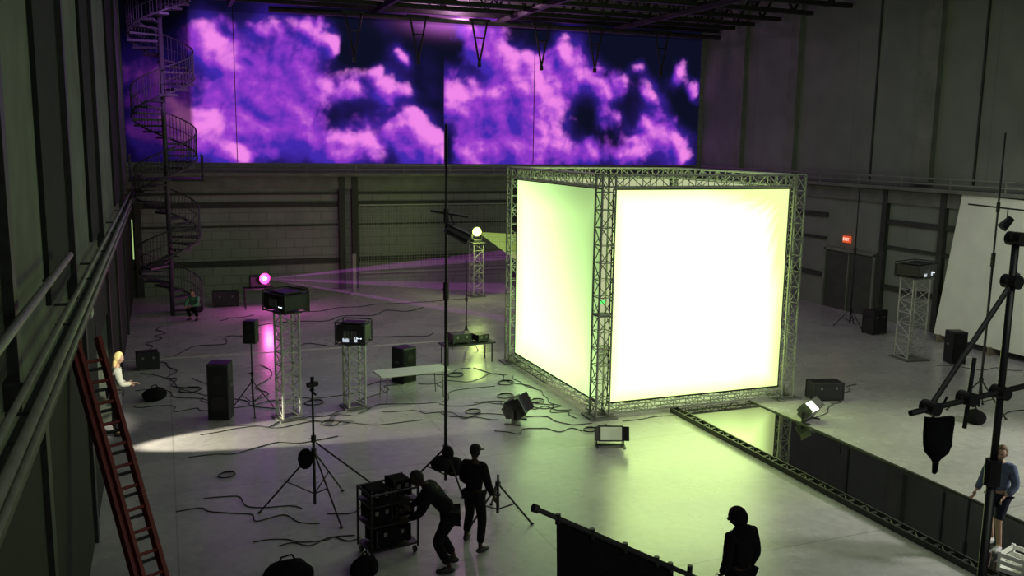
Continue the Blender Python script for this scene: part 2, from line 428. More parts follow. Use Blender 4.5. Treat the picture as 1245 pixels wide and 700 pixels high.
for i in range(N):
    for s in(-.4,-.15,.15,.4):
        a=(i+s)*da; z=.22+i*dz
        q=Vector((Rr*math.cos(a),Rr*math.sin(a),z)); rl.cyl(q,q+Vector((0,0,.98+s*dz)),.013,n=5)
for i in range(N*3):
    a=i/3*da; z=.22+i/3*dz
    for L_,hh_ in((pts,.98),(pts2,.5),(pts3,.02)): L_.append((Rr*math.cos(a),Rr*math.sin(a),z+hh_))
rl.obj("railing",ST,e)
for q,r_ in((pts,.026),(pts2,.014),(pts3,.04)): MB().tube(q,r_,6).obj("handrail",ST,e,smooth=True)
B((0,.9,5.25),(2.7,2.2,.08)).obj("landing",DSTEEL,e)
mb=MB()
for z in(5.75,6.2): mb.cyl((-1.3,-.2,z),(-1.3,1.9,z),.02,n=6); mb.cyl((1.33,-.2,z),(1.33,1.9,z),.02,n=6)
for y in(-.2,.4,1.0,1.6):
    mb.cyl((1.33,y,5.25),(1.33,y,6.2),.018,n=6); mb.cyl((-1.3,y,5.25),(-1.3,y,6.2),.018,n=6)
mb.obj("guard_rail",ST,e)

# ------------------------------------------------------------------ truss cube
cx0,cx1,cy0,cy1=10.12,15.75,19.85,25.95; TW=.36; CH=6.1
e=thing("truss_cube","large square aluminium truss frame stretched with glowing white screens","truss cube",((cx0+cx1)/2,(cy0+cy1)/2,0))
ex,ey=(cx0+cx1)/2,(cy0+cy1)/2
for x in(cx0,cx1):
    for y in(cy0,cy1):
        truss(MB(),(x-ex,y-ey,.06),(x-ex,y-ey,CH-.0),TW,14,.029,.014).obj("truss_tower",ALUD,e)
        mb=MB(); mb.box((x-ex,y-ey,.02),(.7,.7,.04)); mb.cyl((x-ex-.25,y-ey-.25,.03),(x-ex-.25,y-ey-.25,.12),.03); mb.cyl((x-ex+.25,y-ey+.25,.03),(x-ex+.25,y-ey+.25,.12),.03)
        mb.obj("base_plate",GREYM,e)
def beam(a,b,h,n): truss(MB(),(a[0]-ex,a[1]-ey,a[2]),(b[0]-ex,b[1]-ey,b[2]),.3,n,.024,.012,h=h).obj("truss_beam",ALUD,e)
zt=CH-.16
for y in(cy0,cy1): beam((cx0+.18,y,zt),(cx1-.18,y,zt),.3,14); beam((cx0+.18,y,.2),(cx1-.18,y,.2),.2,14)
for x in(cx0,cx1): beam((x,cy0+.18,zt),(x,cy1-.18,zt),.3,14); beam((x,cy0+.18,.2),(x,cy1-.18,.2),.2,14)
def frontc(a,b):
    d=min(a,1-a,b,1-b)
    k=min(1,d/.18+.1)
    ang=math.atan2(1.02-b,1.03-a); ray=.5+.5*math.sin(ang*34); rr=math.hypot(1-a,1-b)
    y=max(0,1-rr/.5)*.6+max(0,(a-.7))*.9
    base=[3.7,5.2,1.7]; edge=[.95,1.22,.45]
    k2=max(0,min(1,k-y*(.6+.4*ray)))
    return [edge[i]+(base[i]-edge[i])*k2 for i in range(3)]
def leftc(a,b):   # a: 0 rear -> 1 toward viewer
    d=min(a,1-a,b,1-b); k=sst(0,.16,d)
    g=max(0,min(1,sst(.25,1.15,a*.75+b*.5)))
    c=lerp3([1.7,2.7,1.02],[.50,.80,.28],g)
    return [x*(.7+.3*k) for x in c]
dimf=lambda a,b:[.5,.55,.3]
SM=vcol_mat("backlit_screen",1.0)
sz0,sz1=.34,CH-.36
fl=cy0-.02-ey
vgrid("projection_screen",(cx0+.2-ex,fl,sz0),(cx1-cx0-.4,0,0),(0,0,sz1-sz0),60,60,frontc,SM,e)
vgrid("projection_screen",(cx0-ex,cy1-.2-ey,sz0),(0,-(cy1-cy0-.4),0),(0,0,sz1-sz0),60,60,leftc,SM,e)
vgrid("projection_screen",(cx1-ex,cy1-.2-ey,sz0),(0,-(cy1-cy0-.4),0),(0,0,sz1-sz0),8,8,dimf,SM,e)
vgrid("projection_screen",(cx0+.2-ex,cy1-ey,sz0),(cx1-cx0-.4,0,0),(0,0,sz1-sz0),8,8,dimf,SM,e)
mb=MB()
for (xa,ya,xb,yb) in((cx0+.2,cy0-.02,cx1-.2,cy0-.02),(cx0,cy0+.2,cx0,cy1-.2)):
    for z in(sz0,sz1): mb.cyl((xa-ex,ya-ey,z),(xb-ex,yb-ey,z),.025,n=6)
    for (x,y) in((xa,ya),(xb,yb)): mb.cyl((x-ex,y-ey,sz0),(x-ex,y-ey,sz1),.02,n=6)
mb.obj("screen_frame",BLK,e)
MB().sph((cx0-ex,cy0-ey,2.95),.06).obj("green_marker_lamp",mat("marker_green",(.1,.6,.1),.5,0,.05,3,emit=(.1,1,.15),estr=1.6),e)
B((cx0-ex,cy0-ey,2.62),(.3,.3,.06)).obj("clamp_plate",GREYM,e)

# ------------------------------------------------------------------ runway
RUN=mat("black_gloss_deck",(.003,.003,.0035),.03,0,.1,4,spec=1.0,ior=1.9)
rx0,rx1,ry0,ry1=12.3,14.45,3.0,19.62
e=thing("runway","long black mirror-gloss runway leading from the truss cube","runway",((rx0+rx1)/2,(ry0+ry1)/2,0))
W=rx1-rx0;L=ry1-ry0
B((0,0,.04),(W,L,.08)).obj("deck",RUN,e,bev=.005)
mb=MB(); x=-(W/2+.14)
for dx in(-.1,.1): mb.box((x+dx,0,.06),(.035,L,.12))
n=56
for i in range(n+1):
    y=-L/2+L*i/n; mb.box((x,y,.08),(.2,.06,.05))
    if i<n and i%2==0: mb.cyl((x-.1,y,.09),(x+.1,y+L/n,.09),.014,n=5)
mb.obj("edge_rail",DSTEEL,e)
B((W/2+.03,0,.05),(.06,L,.10)).obj("edge_strip",DSTEEL,e)

# ------------------------------------------------------------------ equipment
def tower(loc,w,h,n,rot=0,grp="freestanding truss towers",label="freestanding aluminium box truss tower carrying a projector"):
    e=thing("truss_tower",label,"truss tower",loc,rot,grp)
    truss(MB(),(0,0,.06),(0,0,h-.03),w*.86,n,.028,.015).obj("lattice_column",ALU,e)
    B((0,0,.02),(w*1.25,w*1.25,.04)).obj("base_plate",GREYM,e); B((0,0,h-.015),(w*1.1,w*1.1,.03)).obj("top_plate",GREYM,e)
    return e
def projector(loc,w,d,h,rot,label,lit=False):
    e=thing("projector",label,"projector",loc,rot,"projectors on towers")
    b=MB(); b.box((0,0,h*.55),(w,d,h*.8)); b.box((0,0,h*.99),(w*.8,d*.7,h*.1)); b.obj("housing",BLK,e,bev=.03)
    fr=MB()
    for x in(-w*.52,w*.52):
        for y in(-d*.5,d*.5): fr.cyl((x,y,0),(x,y,h*1.08),.018,n=6)
        fr.cyl((x,-d*.5,h*1.08),(x,d*.5,h*1.08),.018,n=6); fr.cyl((x,-d*.5,.03),(x,d*.5,.03),.018,n=6)
    for y in(-d*.5,d*.5):
        fr.cyl((-w*.52,y,h*1.08),(w*.52,y,h*1.08),.018,n=6); fr.cyl((-w*.52,y,.03),(w*.52,y,.03),.018,n=6)
    fr.obj("rigging_frame",DSTEEL,e)
    MB().cyl((w*.1,d*.5,h*.55),(w*.1,d*.5+.18,h*.55),.11,.13,14).obj("lens",LENS,e,smooth=False)
    v=MB()
    for i in range(7): v.box((-w*.2+i*.05,-d*.505,h*.5),(.025,.02,h*.4))
    v.obj("vent_grille",GREYM,e)
    for i in range(3): B((w*.25+i*.05,-d*.508,h*.35),(.025,.01,.02)).obj("status_light",mat("status_led",(.6,.8,1),.5,0,.05,3,emit=(.7,.85,1),estr=3),e)
    if lit:
        q=MB(); q.box((-w*.15,-d*.51,h*.25),(.16,.01,.10)); q.box((w*.2,-d*.51,h*.3),(.08,.01,.14)); q.objs("display_panel",mat("panel_glow",(.5,.55,.6),.5,0,.05,3,emit=(.8,.9,1),estr=.6),e)
tower((2.72,22.22,0),.52,2.70,8,.25); projector((2.72,22.22,2.70),.88,.7,.48,-1.1,"black projector in a rigging frame on a truss tower")
tower((4.45,22.65,0),.50,1.70,6,.15); projector((4.45,22.65,1.70),.74,.64,.54,-.5,"black projector with small lit panels on a short truss tower",True)
tower((13.05,38.1,0),.55,2.45,7,.1,label="slim aluminium truss tower carrying a bright yellow-green lamp")
tower((22.75,22.4,0),.72,2.72,7,-.1); projector((22.75,22.4,2.72),1.15,.8,.46,.3,"black projector with small lit panels on a truss tower",True)

def fixture_head(e,rad,ln,pos,aim,m=BLK,lensm=None):
    aim=Vector(aim).normalized(); pos=Vector(pos)
    mb=MB(); mb.cyl(pos-aim*ln*.5,pos+aim*ln*.35,rad*.8,rad,16); mb.cyl(pos+aim*ln*.35,pos+aim*ln*.5,rad*1.08,rad*1.08,16); mb.cyl(pos-aim*ln*.62,pos-aim*ln*.5,rad*.5,rad*.75,12)
    mb.obj("lamp_housing",m,e)
    MB().cyl(pos+aim*ln*.5,pos+aim*(ln*.5+.01),rad*.92,rad*.92,16).obj("lens",lensm or LENS,e)
GLG=mat("green_lamp_glow",(.6,.8,.3),.4,0,.05,3,emit=(.8,1.0,.10),estr=1.6)
GLP=mat("magenta_lamp_glow",(.8,.1,.4),.4,0,.05,3,emit=(1.0,.04,.24),estr=1.6)
HOT=mat("lamp_hot_core",(1,.9,.9),.4,0,.05,3,emit=(1,.9,.9),estr=6)
e=thing("moving_head_light","bright yellow-green stage light on a slim truss tower","stage light",(13.05,38.1,2.45))
B((0,0,.07),(.4,.4,.14)).obj("base",BLK,e,bev=.02)
mb=MB(); mb.box((-.22,0,.32),(.05,.12,.4)); mb.box((.22,0,.32),(.05,.12,.4)); mb.box((0,0,.13),(.49,.12,.05)); mb.obj("yoke",BLK,e)
fixture_head(e,.20,.34,(0,0,.48),(-.25,-1,.03),lensm=GLG)
ai=Vector((-.25,-1,.03)).normalized(); MB().cyl(Vector((0,0,.48))+ai*.18,Vector((0,0,.48))+ai*.19,.08,n=14).obj("bulb",HOT,e)
e=thing("equipment_table","small dark table holding the magenta projector","table",(3.55,37.9,0))
B((0,0,.83),(1.2,.7,.05)).obj("table_top",DSTEEL,e,bev=.01)
for x in(-.55,.55):
    for y in(-.3,.3): MB().cyl((x,y,0),(x,y,.81),.022).obj("leg",DSTEEL,e)
e=thing("projector","black projector shooting a magenta beam from a small table","projector",(3.6,37.85,.86),0,"projectors on towers")
B((0,0,.27),(.8,.55,.42)).obj("housing",BLK,e,bev=.03)
for x in(-.3,.3):
    for y in(-.2,.2): MB().cyl((x,y,0),(x,y,.08),.03).obj("foot",BLK,e)
MB().cyl((.1,-.27,.42),(.16,-.45,.42),.15,.19,16).obj("lens_barrel",BLK,e)
MB().cyl((.16,-.45,.42),(.163,-.46,.42),.22,.22,16).obj("lens",GLP,e)
MB().cyl((.163,-.46,.42),(.165,-.47,.42),.07,.07,16).obj("bulb",HOT,e)
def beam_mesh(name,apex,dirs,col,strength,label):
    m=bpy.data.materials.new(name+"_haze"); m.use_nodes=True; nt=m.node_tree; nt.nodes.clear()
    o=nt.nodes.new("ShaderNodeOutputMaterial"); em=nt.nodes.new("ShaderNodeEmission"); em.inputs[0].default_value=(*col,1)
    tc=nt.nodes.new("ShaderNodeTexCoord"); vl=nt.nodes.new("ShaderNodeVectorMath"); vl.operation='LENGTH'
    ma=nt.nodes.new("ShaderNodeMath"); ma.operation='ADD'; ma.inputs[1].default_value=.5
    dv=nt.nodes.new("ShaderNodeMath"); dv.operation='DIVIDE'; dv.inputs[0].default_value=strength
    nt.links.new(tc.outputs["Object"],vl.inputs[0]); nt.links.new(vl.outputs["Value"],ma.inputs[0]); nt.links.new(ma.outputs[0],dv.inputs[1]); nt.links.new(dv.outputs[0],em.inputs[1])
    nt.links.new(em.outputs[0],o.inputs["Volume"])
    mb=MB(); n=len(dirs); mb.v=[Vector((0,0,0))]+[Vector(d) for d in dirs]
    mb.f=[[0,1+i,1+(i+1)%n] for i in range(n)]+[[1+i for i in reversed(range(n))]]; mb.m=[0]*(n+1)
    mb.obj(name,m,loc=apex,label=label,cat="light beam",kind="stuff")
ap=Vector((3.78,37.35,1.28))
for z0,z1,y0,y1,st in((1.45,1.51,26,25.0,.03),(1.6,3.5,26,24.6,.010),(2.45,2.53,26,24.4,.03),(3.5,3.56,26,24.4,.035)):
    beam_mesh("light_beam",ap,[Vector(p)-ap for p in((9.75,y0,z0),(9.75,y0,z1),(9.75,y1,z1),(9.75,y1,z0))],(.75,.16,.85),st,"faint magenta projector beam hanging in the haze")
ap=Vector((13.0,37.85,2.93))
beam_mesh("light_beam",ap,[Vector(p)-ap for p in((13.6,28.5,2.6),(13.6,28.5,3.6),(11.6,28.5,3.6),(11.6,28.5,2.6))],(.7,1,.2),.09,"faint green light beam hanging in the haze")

def speaker(loc,w,d,h,rot,label,parent=None):
    e=thing("speaker",label,"speaker",loc,rot,"black loudspeakers")
    B((0,0,h/2),(w,d,h)).obj("cabinet",BLK,e,bev=.02)
    B((0,-d/2-.006,h/2),(w*.88,.012,h*.9)).obj("grille",mat("speaker_grille",(.014,.014,.016),.8,.1,.3,60,spec=.2),e)
    MB().cyl((0,-d/2-.012,h*.3),(0,-d/2-.02,h*.3),w*.36,w*.36,18).obj("driver",mat("speaker_cone",(.010,.010,.011),.6,0,.2,8,spec=.3),e)
    MB().cyl((0,-d/2-.012,h*.72),(0,-d/2-.02,h*.72),w*.22,w*.22,16).obj("driver",MATS["speaker_cone"],e)
    for s in(-1,1): B((s*(w/2+.012),0,h*.6),(.024,d*.3,.05)).obj("handle",GREYM,e)
speaker((1.15,22.75,0),.52,.5,1.42,-.3,"tall black loudspeaker cabinet standing on the concrete floor")
speaker((6.3,24.75,0),.52,.5,1.02,.5,"squat black loudspeaker cabinet standing beside the white table")
speaker((23.75,21.5,0),.5,.5,1.05,-.3,"black loudspeaker cabinet standing beside a truss tower")
def tripod(name,label,cat,loc,h,spread,legh,rot=0,r=.018,m=DSTEEL):
    e=thing(name,label,cat,loc,rot)
    MB().cyl((0,0,.12),(0,0,h*.55),r*1.3,n=8).cyl((0,0,h*.55),(0,0,h),r,n=8).obj("pole",m,e,smooth=True)
    for i in range(3):
        a=2*math.pi*i/3+.5; p=Vector((math.cos(a)*spread,math.sin(a)*spread,.015))
        mb=MB(); mb.cyl((0,0,legh),p,r*.8,n=6); mb.cyl(p*.5+Vector((0,0,legh*.5)),(0,0,legh*.28),r*.6,n=5); mb.sph(p,(r*1.5,r*1.5,r),seg=8,rings=5)
        mb.obj("leg",m,e)
    mb=MB(); mb.cyl((0,0,legh-.04),(0,0,legh+.05),r*2.2); mb.cyl((0,0,h*.53),(0,0,h*.58),r*2.2); mb.objs("collar",BLK,e)
    MB().cyl((-.02,0,h*.56),(-.09,0,h*.56),.012).obj("knob",BLK,e)
    return e
tripod("speaker_stand","black tripod stand holding a small loudspeaker","speaker stand",(1.94,23.06,0),1.78,.6,.8)
speaker((1.94,23.06,1.78),.32,.3,.58,-.4,"small black loudspeaker raised on a tripod stand")
e=tripod("light_stand","tall black tripod light stand with long spread legs","light stand",(2.42,16.25,0),2.5,1.0,1.15,.35,.022,BLK)
mb=MB(); mb.cyl((-.1,0,2.42),(.1,0,2.42),.05,n=12); mb.cyl((0,0,2.3),(0,0,2.56),.035); mb.cyl((0,-.12,2.25),(0,.08,2.3),.02); mb.objs("grip_head",BLK,e)
MB().cyl((.05,0,1.3),(1.0,-.75,.35),.018,n=6).obj("brace_arm",BLK,e)
MB().sph((-.12,.1,1.0),(.15,.12,.2),seg=10,rings=8).obj("hanging_bag",BLKF,e)
e=tripod("mast_stand","very tall thin black mast stand with a crossbar and lamp","mast stand",(5.08,16.64,0),7.15,.75,.8,.2,.026,BLK)
ca,sa=math.cos(-.37),math.sin(-.37)
MB().cyl((-.3*ca,-.3*sa,5.52),(.42*ca,.42*sa,5.40),.028).obj("crossbar",BLK,e); MB().cyl((0,0,5.3),(0,0,5.56),.05).obj("collar",BLK,e)
mb=MB(); mb.cyl((0,0,5.2),(.42*ca,.42*sa,4.98),.1,.13,12); mb.cyl((.1,0,5.42),(.2*ca,.2*sa,5.12),.02); mb.obj("lamp_head",BLK,e)
mb=MB(); mb.sph((-.12,-.1,.52),(.26,.2,.16),seg=12,rings=8); mb.sph((.12,-.15,.42),(.2,.17,.2),seg=12,rings=8); mb.sph((0,-.1,.7),(.12,.12,.16),seg=12,rings=8); mb.obj("sandbag",BLKF,e,smooth=True)
tripod("light_stand","low black tripod stand with splayed legs on the floor","light stand",(5.5,14.75,0),.85,.66,.68,.9,.024,BLK)

e=thing("folding_table","white-topped folding table standing on the concrete floor","table",(6.08,23.05,0),.08)
B((0,0,.735),(1.95,.76,.045)).obj("table_top",WHITEP,e,bev=.015)
for x in(-.8,.8):
    for y in(-.3,.3): MB().cyl((x,y,0),(x*.95,y,.71),.016).obj("leg",GREYM,e)
for x in(-.78,.78): MB().cyl((x,-.3,.25),(x,.3,.25),.012).obj("cross_brace",GREYM,e)
e=thing("work_table","low black table loaded with dark equipment near the cube","table",(8.75,26.4,0),.1)
B((0,0,.62),(1.7,.65,.05)).obj("table_top",BLK,e,bev=.01)
for x in(-.75,.75):
    for y in(-.26,.26): MB().cyl((x,y,0),(x,y,.6),.022).obj("leg",BLK,e)
def case(loc,d,rot,label,grp="equipment cases",m=CASE):
    e=thing("equipment_case",label,"equipment case",loc,rot,grp)
    B((0,0,d[2]*.36+.03),(d[0],d[1],d[2]*.68)).obj("body",m,e,bev=.01)
    B((0,0,d[2]*.86+.015),(d[0],d[1],d[2]*.27)).obj("lid",m,e,bev=.01)
    for x in(-1,1):
        for y in(-1,1):
            mb=MB(); mb.box((x*d[0]/2,y*d[1]/2,d[2]/2+.02),(.025,.025,d[2]*.97)); mb.sph((x*(d[0]/2-.03),y*(d[1]/2-.03),.03),.03,seg=8,rings=6)
            mb.obj("corner_trim",DSTEEL,e)
    for x in(-.25,.25): B((x*d[0],-d[1]/2-.008,d[2]*.72),(.06,.016,.07)).obj("latch",GREYM,e)
case((8.5,26.4,.645),(.6,.45,.3),.1,"black equipment case sitting on a low table")
case((9.2,26.45,.645),(.4,.4,.22),.3,"small black equipment case sitting on a low table")
case((16.75,19.35,0),(.85,.5,.5),-.25,"black equipment case with metal corners beside the cube")
case((-.6,28.6,0),(.6,.5,.5),.1,"dark equipment case near the side wall")
case((2.3,38.8,0),(1.0,.6,.6),0,"dark equipment case near the back wall")
case((5.2,38.9,0),(.8,.6,.6),.3,"dark equipment case near the back wall")
case((24.6,26.0,0),(.7,.5,.9),.1,"tall dark equipment case near the wall")

PALE=mat("flood_lens_pale",(.5,.55,.42),.3,0,.05,4,emit=(.85,1,.6),estr=.2)
PALE2=mat("flood_lens_lit",(.6,.65,.55),.3,0,.05,4,emit=(.95,1,.8),estr=1.8)
def flood(loc,rot,w,h,d,tilt,label,body,lens):
    e=thing("floor_light",label,"floor light",loc,rot,"floor lights around the cube")
    R=Euler((tilt,0,0)).to_matrix(); c=Vector((0,0,h*.5+.12))
    mb=MB(); mb.box(c,(w,d,h),R); mb.box(c+R@Vector((0,d*.6,0)),(w*.7,d*.4,h*.7),R)
    for i in range(6): mb.box(c+R@Vector((-w*.35+i*w*.14,d*.85,0)),(.015,d*.3,h*.6),R)
    mb.obj("housing",body,e,bev=.01)
    MB().box(c+R@Vector((0,-d*.52,0)),(w*.86,.02,h*.82),R).obj("lens",lens,e)
    y=MB()
    for s in(-1,1): y.box((s*(w/2+.03),0,h*.28+.06),(.02,.06,h*.55+.1)); y.box((s*(w/2+.03),0,.015),(.05,.4,.03))
    y.box((0,0,.03),(w+.08,.08,.03)); y.obj("yoke",DSTEEL,e)
    for s in(-1,1): 
        Rb=R@Euler((0,0,s*.7)).to_matrix(); B(c+R@Vector((s*w*.58,-d*.75,0)),(.012,.2,h*.9),Rb).obj("barn_door",body,e)
flood((7.95,20.1,0),.9,.5,.5,.3,-.5,"black floor light tilted up toward the cube",BLK,LENS)
flood((9.35,17.75,0),-.35,.56,.36,.26,-.25,"boxy black floor flood with pale lens near the cube corner",BLK,PALE)
flood((14.98,17.85,0),.5,.56,.34,.22,-.9,"bright floor flood light tilted upward beside the runway",GREYM,PALE2)

e=thing("equipment_cart","black wheeled equipment cart piled with gear","cart",(3.3,14.1,0),.2)
mb=MB()
for x in(-.42,.42):
    for y in(-.28,.28): mb.cyl((x,y,.12),(x,y,1.15),.02)
for y in(-.28,.28): mb.cyl((-.42,y,1.15),(.42,y,1.15),.02)
for x in(-.42,.42): mb.cyl((x,-.28,1.15),(x,.28,1.15),.02)
mb.obj("frame",BLK,e)
for z in(.18,.6,.95): B((0,0,z),(.86,.58,.03)).obj("shelf",BLK,e)
for x in(-.38,.38):
    for y in(-.24,.24): MB().cyl((x-.02,y,.06),(x+.02,y,.06),.06,n=12).obj("wheel",BLK,e)
for (x,y,z,d) in((-.2,0,.975,(.34,.4,.2)),(.2,.02,.975,(.3,.35,.28)),(-.2,0,.625,(.36,.4,.25)),(.22,0,.625,(.3,.4,.2)),(0,0,.205,(.6,.45,.3))):
    a=.2; case((3.3+x*math.cos(a)-y*math.sin(a),14.1+x*math.sin(a)+y*math.cos(a),z),d,a,"small black gear case stacked on the cart",m=BLKF)
def bag(loc,s,label,rot=0):
    def fn(q):
        n=noise.noise(q*6+Vector(loc))*.12
        q=q*(1+n); q.z=max(q.z,-s[2]*.6); return q
    mb=MB(); mb.sph((0,0,s[2]*.6),s,seg=20,rings=14,fn=fn)
    e=thing("bag",label,"bag",loc,rot,"black bags on the floor"); mb.obj("sack",BLKF,e,smooth=True)
    MB().tube([(-s[0]*.4,0,s[2]*1.35),(-s[0]*.2,0,s[2]*1.9),(s[0]*.2,0,s[2]*1.9),(s[0]*.4,0,s[2]*1.35)],.015,6).obj("strap",BLKF,e)
bag((1.55,13.4,.02),(.42,.3,.26),"soft black gear bag lying on a board",.3)
B((0,0,.01),(1.2,.8,.02)).obj("floor_board",WOOD,loc=(1.4,13.2,0),rotz=.2,label="flat brown board lying on the concrete floor",cat="board")
bag((2.75,13.4,0),(.26,.2,.2),"soft black gear bag beside the cart",.8)
bag((-.4,25.0,0),(.35,.25,.2),"soft black gear bag by the side wall",.8)
bag((19.0,16.4,0),(.35,.25,.2),"black sandbag lying beside a light stand",.8)

e=thing("ladder","red-brown fibreglass extension ladder leaning on the side wall","ladder",(-.15,12.15,0))
foot=Vector((0,0,0)); top=Vector((-.98,1.9,3.95)); rdir=Vector((1.9,1.05,0)).normalized()
dd=(top-foot).normalized(); nn=dd.cross(rdir).normalized()
if nn.z<0: nn=-nn
R=Matrix((rdir,dd.cross(rdir).normalized(),dd)).transposed()
LL=(top-foot).length
for s in(-1,1):
    B(foot+dd*LL/2+rdir*s*.20,(.06,.14,LL),R).obj("side_rail",RED,e)
    B(foot+nn*.11+dd*(LL*.56)+rdir*s*.15,(.05,.12,LL*.86),R).obj("side_rail",RED,e)
    B(foot+dd*.07+rdir*s*.20,(.08,.16,.08),R).obj("foot",BLK,e)
for i in range(13):
    MB().cyl(foot+dd*(.3+i*.31)-rdir*.20,foot+dd*(.3+i*.31)+rdir*.20,.024,n=8).obj("rung",DSTEEL,e)
    if i>1: MB().cyl(foot+nn*.11+dd*(.4+i*.31)-rdir*.15,foot+nn*.11+dd*(.4+i*.31)+rdir*.15,.024,n=8).obj("rung",RED,e)

e=thing("leaning_panel","huge off-white flat panel leaning against the side wall","panel",(26.2,20.9,0))
ya,yb=3.45,-5.2
mb=MB(); th=.06
v=[(-.35,ya,.25),(-.35,yb,.25),(.42,yb,5.0),(.42,ya,5.25)]
nrm=(Vector(v[1])-Vector(v[0])).cross(Vector(v[3])-Vector(v[0])).normalized()*th
mb.v=[Vector(q) for q in v]+[Vector(q)+nrm for q in v]; mb.f=[[0,1,2,3],[7,6,5,4],[0,4,5,1],[1,5,6,2],[2,6,7,3],[3,7,4,0]]; mb.m=[0]*6
mb.obj("sheet",mat("off_white_sheet",(.82,.85,.74),.7,0,.05,1.5),e)
for y in(ya-.3,1.0,-2.0,yb+.3): B((-.3,y,.14),(.5,.08,.28)).obj("foot",WOOD,e)
e=tripod("light_stand","very tall thin stand with a crossbar and hanging lamp","light stand",(19.9,17.1,0),7.25,.8,.85,.1,.025,BLK)
MB().cyl((-.75,.3,5.45),(.7,-.25,5.3),.02).obj("crossbar",BLK,e); MB().cyl((0,0,5.25),(0,0,5.5),.045).obj("collar",BLK,e)
mb=MB(); mb.cyl((.25,-.1,5.35),(.25,-.1,5.0),.015); mb.cyl((.15,-.05,4.85),(.35,-.15,5.1),.13,.09,12); mb.obj("lamp_head",BLK,e)
tripod("light_stand","thin dark light stand standing near the side wall","light stand",(24.7,27.4,0),5.3,.6,.7,.1,.022,BLK)
tripod("light_stand","thin dark light stand standing near a cube tower","light stand",(9.35,28.3,0),3.0,.5,.7,.6,.018,BLK)
MB().box((0,0,.9),(.16,.16,1.8)).box((0,0,.03),(.4,.4,.06)).obj("bollard_post",mat("post_pale",(.3,.32,.28),.6,0,.1,5),loc=(8.0,40.4,0),label="pale upright post standing before the back wall",cat="post")

# near boom stand
e=tripod("boom_stand","heavy dark stand with crossed boom arms and knuckles","boom stand",(8.45,7.0,0),5.92,.9,1.0,.4,.04,BLK)
rx=Vector((.932,-.36,0)); up=Vector((.36,.932,0))
def o(s,z): return rx*s+Vector((0,0,z))
MB().cyl(o(-1.3,4.10),o(.55,4.25),.033).obj("boom_arm",BLK,e)
MB().cyl(o(-1.02,4.15),o(.08,5.5),.03).obj("boom_arm",BLK,e)
for s,z in((0,4.2),(-1.02,4.13),(.0,5.42),(0,5.88),(-.5,4.18)):
    mb=MB(); mb.cyl(o(s,z)-up*.09,o(s,z)+up*.09,.075,n=14); mb.cyl(o(s,z),o(s-.12,z+.02),.02); mb.obj("grip_head",BLK,e)
MB().cyl(o(-.5,3.85),o(-.45,4.62),.024).obj("drop_rod",BLK,e)
MB().cyl(o(-.08,5.88),o(.1,5.84),.035).obj("spigot",BLK,e)
h=thing("hanging_sandbag","square black sandbag with tail hanging from a boom arm","sandbag",tuple(Vector((8.45,7.0,0))+o(-.64,3.28)))
mb=MB()
prof=[(.0,.03),(.12,.035),(.16,.06),(.22,.13),(.30,.155),(.42,.16),(.55,.165),(.62,.16)]
for zz,hw in prof:
    for k in range(12):
        a=2*math.pi*k/12; cx_=math.copysign(abs(math.cos(a))**.45,math.cos(a))*hw; cy_=math.sin(a)*min(.07,hw*.8)
        wob=1+.08*noise.noise(Vector((k,zz*9,1)))
        mb.v.append(Vector((cx_*wob*.93+cy_*.36,-cx_*wob*.36+cy_*.93,zz+.02*math.sin(k*1.3))))
for j in range(len(prof)-1):
    for k in range(12):
        k2=(k+1)%12; mb.f.append([j*12+k,j*12+k2,(j+1)*12+k2,(j+1)*12+k]); mb.m.append(0)
mb.f.append([k for k in reversed(range(12))]); mb.m.append(0); mb.f.append([(len(prof)-1)*12+k for k in range(12)]); mb.m.append(0)
mb.obj("sack",BLKF,h,smooth=True)
MB().tube([(-.1,.03,.6),(.0,0,.72),(.06,-.02,.86)],.014,6).obj("strap",BLKF,h)

e=thing("black_flag","black fabric flag on a tilted metal frame and stand","light flag",(4.3,8.0,0))
a=Vector((-.92,0,3.17)); b=Vector((1.05,0,2.08)); dr=(b-a).normalized()
MB().cyl(a,b,.028).cyl(a-dr*.02,a+dr*.04,.045).obj("frame_rod",BLK,e)
p0=a+dr*.28; p1=a+dr*1.9; dn=Vector((.10,.12,-1.5))
mb=MB(); nu,nv=16,12
for j in range(nv+1):
    for i in range(nu+1):
        mb.v.append(p0.lerp(p1,i/nu)+dn*(j/nv)+Vector((0,.05*math.sin(i*.9)*j/nv,-.03*math.sin(i/nu*math.pi*4)*(1 if j==0 else .3))))
for j in range(nv):
    for i in range(nu):
        k=j*(nu+1)+i; mb.f.append([k,k+1,k+nu+2,k+nu+1]); mb.m.append(0)
mb.obj("cloth",BLKF,e,smooth=True)
mb=MB()
for tt in(.3,.75,1.2,1.65,1.85): mb.cyl(a+dr*tt-Vector((0,0,.06)),a+dr*tt+Vector((0,0,.05)),.03)
mb.objs("clamp",BLK,e)
MB().cyl((.95,0,0.1),(.95,0,2.25),.03).obj("pole",BLK,e)
for i in range(3):
    an=i*2.1+.3; MB().cyl((.95,0,.7),(.95+.6*math.cos(an),.6*math.sin(an),.02),.018,n=6).obj("leg",DSTEEL,e)

